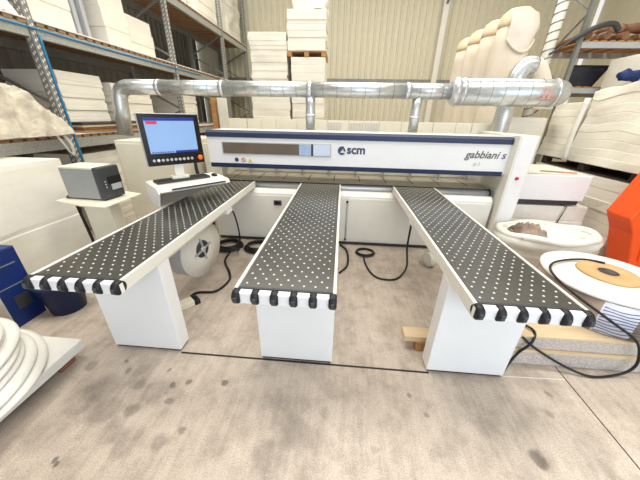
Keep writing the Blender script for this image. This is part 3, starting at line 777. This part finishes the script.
link('block', MB().box(1.3, 1.42, .52, .62, 0, .095), 'wood', pk, .003)

wr = thing('wrapped_roll', 'large round roll in printed striped film with tan core ring', 'roll', (2.42, .95, .312))
C0 = (2.42, .95, 0); RR = .47; dZ = -.045
def wob(a, z): return 1+.012*math.sin(5*a+z*9)+.008*math.sin(11*a)
k = MB(); k.lathe([(RR*.98, .313), (RR, .33), (RR*1.0, .61)], C0, 64, fn=wob)
# coloured sectors of the film
for i, f in enumerate(k.f):
    if len(f) == 4:
        c = sum((k.v[q] for q in f), Vector())/4; a = math.degrees(math.atan2(c.y-C0[1], c.x-C0[0]))
        k.mi[i] = 1 if -132 < a < -104 else (0)
link('printed_film', k, ['printed', 'lavender'], wr)
k = MB()
for q in range(9):
    z = .335+q*.028; pts = []
    for s in range(17):
        a = math.radians(-128+s*6); pts.append((C0[0]+RR*1.012*math.cos(a), C0[1]+RR*1.012*math.sin(a), z+.006*math.sin(s*1.3+q)))
    k.tube(pts, .0035, 5)
link('film_stripes', k, 'greyink', wr)
k = MB(); k.lathe([(RR*1.0, .61), (RR*1.02, .615), (RR*1.02, .63), (RR*.97, .645), (.07, .66), (.06, .64), (.0, .64)], C0, 64, fn=lambda a, z: 1+.01*math.sin(4*a)); link('foam_top', k, 'foam', wr)
k = MB(); k.lathe([(.07, .659), (.07, .672), (.21, .672), (.22, .655)][::-1], C0, 48); link('core_ring', k, 'card', wr)['label'] = 'tan cardboard ring'
k = MB(); k.lathe([(0.001, .668), (.064, .668), (.064, .674), (.07, .674), (.07, .66)], C0, 32); link('core_hole', k, 'darkgrey', wr)

wb = thing('wrapped_foam_pile', 'oval pile of white plastic wrapped foam behind the striped roll', 'foam pile', (2.72, 2.02, 0))
prof = [(.46, 0), (.50, .12), (.47, .20), (.50, .26), (.545, .30), (.56, .35), (.52, .395), (.525, .41), (.59, .44), (.605, .49), (.575, .535), (.56, .55)]
k = MB(); k.lathe(prof, (2.72, 2.13, 0), 56, sx=1.06, sy=.60, fn=lambda a, z: 1+.02*math.sin(3*a+z*6)+.012*math.sin(9*a+z*20)); link('pile_body', k, 'wrap', wb)
k = MB(); k.tube([(2.72+.545*1.06*math.cos(a)*(1+.02*math.sin(3*a)), 2.13+.545*.60*math.sin(a), .56+.014*math.sin(5*a)) for a in [2*math.pi*i/48 for i in range(49)]], .045, 8)
link('rim', k, 'wrap', wb)
k = MB()
k.add(*(lambda d: (d.v, d.f, True))(drape(2.30, 3.12, 1.92, 2.34, .552, .62, 9, .06)))
link('crumpled_film', k, 'wrap', wb)
k = MB(); k.add(*(lambda d: (d.v, d.f, True))(drape(2.26, 2.62, 1.90, 2.22, .556, .65, 4, .05))); link('printed_patch', k, 'printed', wb)

cable([(2.51, 1.10, .684), (2.39, 1.17, .675), (2.19, 1.14, .672), (2.01, 1.05, .672), (1.915, .90, .66), (1.96, .70, .60), (2.12, .49, .5), (2.30, .42, .38), (2.39, .41, .22), (2.40, .41, .10), (2.32, .41, .02), (2.11, .38, .012), (1.94, .41, .05), (1.77, .44, .13), (1.60, .445, .24), (1.50, .50, .324)], .010, 'long dark cable looping over the striped roll down to the floor', name='loop_cable')
cable([(1.42, .37, .012), (1.47, .41, .06), (1.53, .44, .15), (1.60, .445, .27), (1.64, .52, .324), (1.57, .62, .324)], .010, 'short dark cable end beside the right pedestal on the chipboard', name='loop_cable')

# ------------------------------------------------------------------ left front: blue box, bin, foam roll
bb = thing('blue_box', 'tall blue box with pale side standing left of the blue bin', 'box', (-3.1, .52, 0))
link('box_body', MB().box(-3.24, -2.985, .42, .69, .0, .74), 'offwhite', bb, .004)
link('blue_face', MB().box(-2.987, -2.975, .425, .685, .0, .735), 'blue', bb)
link('printed_line', MB().box(-2.976, -2.973, .47, .64, .60, .612), 'rackgrey', bb); link('printed_line', MB().box(-2.976, -2.973, .44, .66, .40, .41), 'rackgrey', bb)
k = MB(); k.box(-2.976, -2.972, .50, .62, .16, .30); link('dark_mark', k, 'darkgrey', bb)
link('blue_lid', MB().box(-3.24, -2.98, .42, .69, .738, .746), 'blue', bb)
k = MB()
bc = (-2.78, .75, 0)
k.lathe([(.0, .012), (.135, .012), (.185, .34), (.19, .34), (.19, .36), (.20, .36), (.205, .33), (.19, .33), (.142, .0), (.0, .0)][::-1], bc, 36)
bn = thing('waste_bin', 'dark blue round waste bin on the floor beside the blue box', 'bin', bc)
link('bin_body', k, 'binblue', bn)

pallet(-3.3, -2.12, -1.45, .14, 0, 'low brown pallet under the white foam at bottom left', 'brownrust', h=.10)
k = stack_mb(-3.3, -2.05, -1.5, .19, .104, .19, 3, nz=.01, jit=.006, seed=25)
tag(link('foam_board', k, 'foam'), 'flat white foam sheets on the low pallet at bottom left', 'foam sheets')
fr_ = thing('foam_coil', 'big coil of layered white foam strips on the foam sheets', 'foam coil', (-2.64, -.50, .192))
for q in range(9):
    zz = .195+q*.038
    k = MB(); rc = .70-.018*q-.012*(q % 2)
    k.lathe([(.10, zz), (rc-.03, zz), (rc, zz+.012), (rc, zz+.022), (rc-.03, zz+.038), (.10, zz+.038)], (-2.64+.02*math.sin(q*2.2)-.018*q, -.50+.02*math.cos(q*1.7)+.008*q, 0), 64, sx=.98, fn=lambda a, z, q=q: 1+.018*math.sin(2*a+q)+.008*math.sin(5*a+2*q))
    link('foam_layer', k, 'foam', fr_)

# ------------------------------------------------------------------ ducts
def elbow(p0, corner, p1, rad=.25, n=8):
    p0, c, p1 = Vector(p0), Vector(corner), Vector(p1)
    a = c+(p0-c).normalized()*rad; b_ = c+(p1-c).normalized()*rad; out = [p0]
    for i in range(n+1):
        t_ = i/n; out.append((1-t_)**2*a+2*t_*(1-t_)*c+t_*t_*b_)
    return out+[p1]
dz, dy = 2.245, 3.45
du = thing('extraction_duct', 'long silver galvanised extraction duct running above the saw', 'duct', (0, dy, 1.5))
pts = elbow((-3.72, dy-.1, 1.51), (-3.72, dy, dz), (-3.0, dy, dz), .22)
k = MB(); k.tube(pts, .112, 24); link('elbow_pipe', k, 'galv', du)
xs = [-3.0, -1.95, -.55, .95, 1.62]
for a, c in zip(xs[:-1], xs[1:]):
    k = MB(); k.cyl((a, dy, dz), (c, dy, dz), .11, seg=28); sg = link('pipe_section', k, 'galv', du)
    n_ = int((c-a)/.22)
    for q in range(1, n_+1):
        xx = a+(c-a)*q/(n_+1); link('seam_ring', MB().cyl((xx-.003, dy, dz), (xx+.003, dy, dz), .1125, seg=28), 'rackgrey', sg)
for x in xs[:-1]:
    k = MB(); k.cyl((x-.03, dy, dz), (x+.03, dy, dz), .118, seg=28); link('clamp', k, 'steel', du)
k = MB(); k.tube([(1.58, dy, dz), (1.63, dy, dz), (1.66, dy, dz)], [.125, .19, .20], 28); link('reducer', k, 'steel', du)
k = MB(); k.tube([(1.66, dy, dz-.005), (2.9, dy, dz-.005), (3.08, dy+.01, dz-.005), (3.16, dy+.03, dz-.005), (3.19, dy+.06, dz-.005)], [.182, .182, .182, .165, .12], 32); bigp = link('wide_section', k, 'galv', du)
for x in (1.66, 1.74, 3.04): 
    k = MB(); k.cyl((x-.02, dy, dz-.005), (x+.02, dy, dz-.005), .19, seg=32); link('clamp', k, 'steel', bigp)
for q in range(6): link('seam_ring', MB().cyl((1.93+q*.18, dy, dz-.005), (1.936+q*.18, dy, dz-.005), .1845, seg=32), 'rackgrey', bigp)
k = MB()
for q in range(2):
    for s in range(7):
        a = math.radians(190-s*12); 
        k.box(2.80+q*.07, 2.85+q*.07, dy-.1875+.0, dy-.184, dz-.09+s*.022, dz-.075+s*.022)
link('faded_red_print', k, mat('faded_red_print', (206, 160, 150), .5), bigp)
for (x, yy) in ((1.12, 3.6), (-.54, 3.6)):
    k = MB(); k.tube([(x, dy, dz-.05), (x, dy+.02, 1.95), (x, dy+.02, 1.58)], .075, 20); link('branch_pipe', k, 'galv', du)
    k = MB(); k.cyl((x, dy+.02, 1.86), (x, dy+.02, 1.90), .082, seg=20); link('clamp', k, 'steel', du)
tag(link('wood_prop', MB().box(-2.28, -2.20, 3.66, 3.74, 0, 2.125), 'wood'), 'upright orange brown wooden prop beneath the silver duct', 'prop')
tag(link('white_prop', MB().box(-2.16, -2.02, 3.66, 3.74, 0, 2.125), 'cream'), 'upright cream board beside the wooden prop under the duct', 'board')

ud = thing('bent_duct', 'bent duct with silver riser and cloth hose behind the wide duct end', 'duct', (3.0, 4.2, 0))
k = MB(); k.tube([(2.80, 4.2, 0), (2.84, 4.2, 2.0), (2.86, 4.2, 2.45)], .14, 24); link('riser', k, 'galv', ud)
k = MB(); k.cyl((2.855, 4.2, 2.38), (2.86, 4.2, 2.43), .15, seg=24); link('clamp', k, 'steel', ud)
pts = bez([(2.86, 4.2, 2.43), (2.90, 4.2, 2.58), (2.98, 4.2, 2.68), (3.10, 4.2, 2.68)], 5); k = MB(); k.tube(pts, .143, 24); link('bend', k, 'galv', ud)
pts = bez([(3.08, 4.2, 2.69), (3.18, 4.2, 2.62), (3.33, 4.2, 2.40), (3.44, 4.2, 2.2), (3.46, 4.2, 2.05)], 5); k = MB(); k.tube(pts, .14, 24); link('cloth_hose', k, 'bag', ud)

k = MB(); k.tube([(4.34, 6.05, 0), (4.34, 6.05, 6.5)], .10, 20)
z = 0.1
pts = [(4.34+.104*math.cos(a*.6), 6.05+.104*math.sin(a*.6), .1+a*.6/(2*math.pi)*.16) for a in range(0, int(2*math.pi*6.3/.16/.6))]
sd = thing('spiral_duct', 'white vertical spiral duct rising beside the right rear rack', 'duct', (4.34, 6.05, 0))
link('pipe', k, 'offwhite', sd)
k = MB(); k.tube(pts, .013, 5); link('spiral_seam', k, 'rackgrey', sd)

# dust collector with filter bags
dc = thing('dust_collector', 'dust collector with a row of tall beige cloth filter bags', 'dust collector', (3.25, 6.2, 0))
link('collector_housing', MB().box(2.7, 3.75, 4.95, 7.75, .5, 1.35), 'cream', dc, .01)
for x in (2.8, 3.65):
    for y in (5.05, 7.65): link('leg', MB().box(x-.04, x+.04, y-.04, y+.04, 0, .5), 'rackgrey', dc)
for i, y in enumerate((5.3, 5.97, 6.64, 7.31)):
    xc = 3.17
    prof = [(.30, 1.35), (.33, 1.6), (.335, 2.2), (.33, 2.9), (.32, 3.2), (.30, 3.45)]
    def wf(a, z, i=i): return 1+.035*math.sin(4*a+i)+.02*math.sin(9*a+i*2+z*2)
    k = MB(); k.lathe(prof, (xc, y, 0), 40, fn=wf)
    bgo = link('filter_bag', k, 'bag', dc)
    k = MB(); k.lathe([(.305, 3.44), (.31, 3.52), (.27, 3.66), (.18, 3.73), (0, 3.75)], (xc, y, 0), 40, fn=wf); link('bag_cap', k, 'bagtop', bgo)
    if i == 0:
        k = MB(); n = 10; vs = []; fs = []
        for q in range(n+1):
            for s in range(n+1):
                u, v = q/n*2-1, s/n
                zz = 3.02+.60*v+.22*(u*u)*(1-v); a = -math.pi/2+u*.85+.15
                rr_ = .335+.035*math.sin(math.pi*v)+.01*math.sin(5*u+6*v)
                vs.append((xc+rr_*math.cos(a), y+rr_*math.sin(a), zz))
        for q in range(n):
            for s in range(n): aa = q*(n+1)+s; fs.append((aa, aa+1, aa+n+2, aa+n+1))
        k.add(vs, fs, True); link('pale_patch', k, 'bagwhite', bgo)
        k = MB(); k.tube([(xc+.35*math.cos(-math.pi/2+.15+u*.85), y+.35*math.sin(-math.pi/2+.15+u*.85), 3.02+.22*u*u) for u in [q/8-1 for q in range(17)]], .022, 6); link('fold', k, 'bag', bgo)
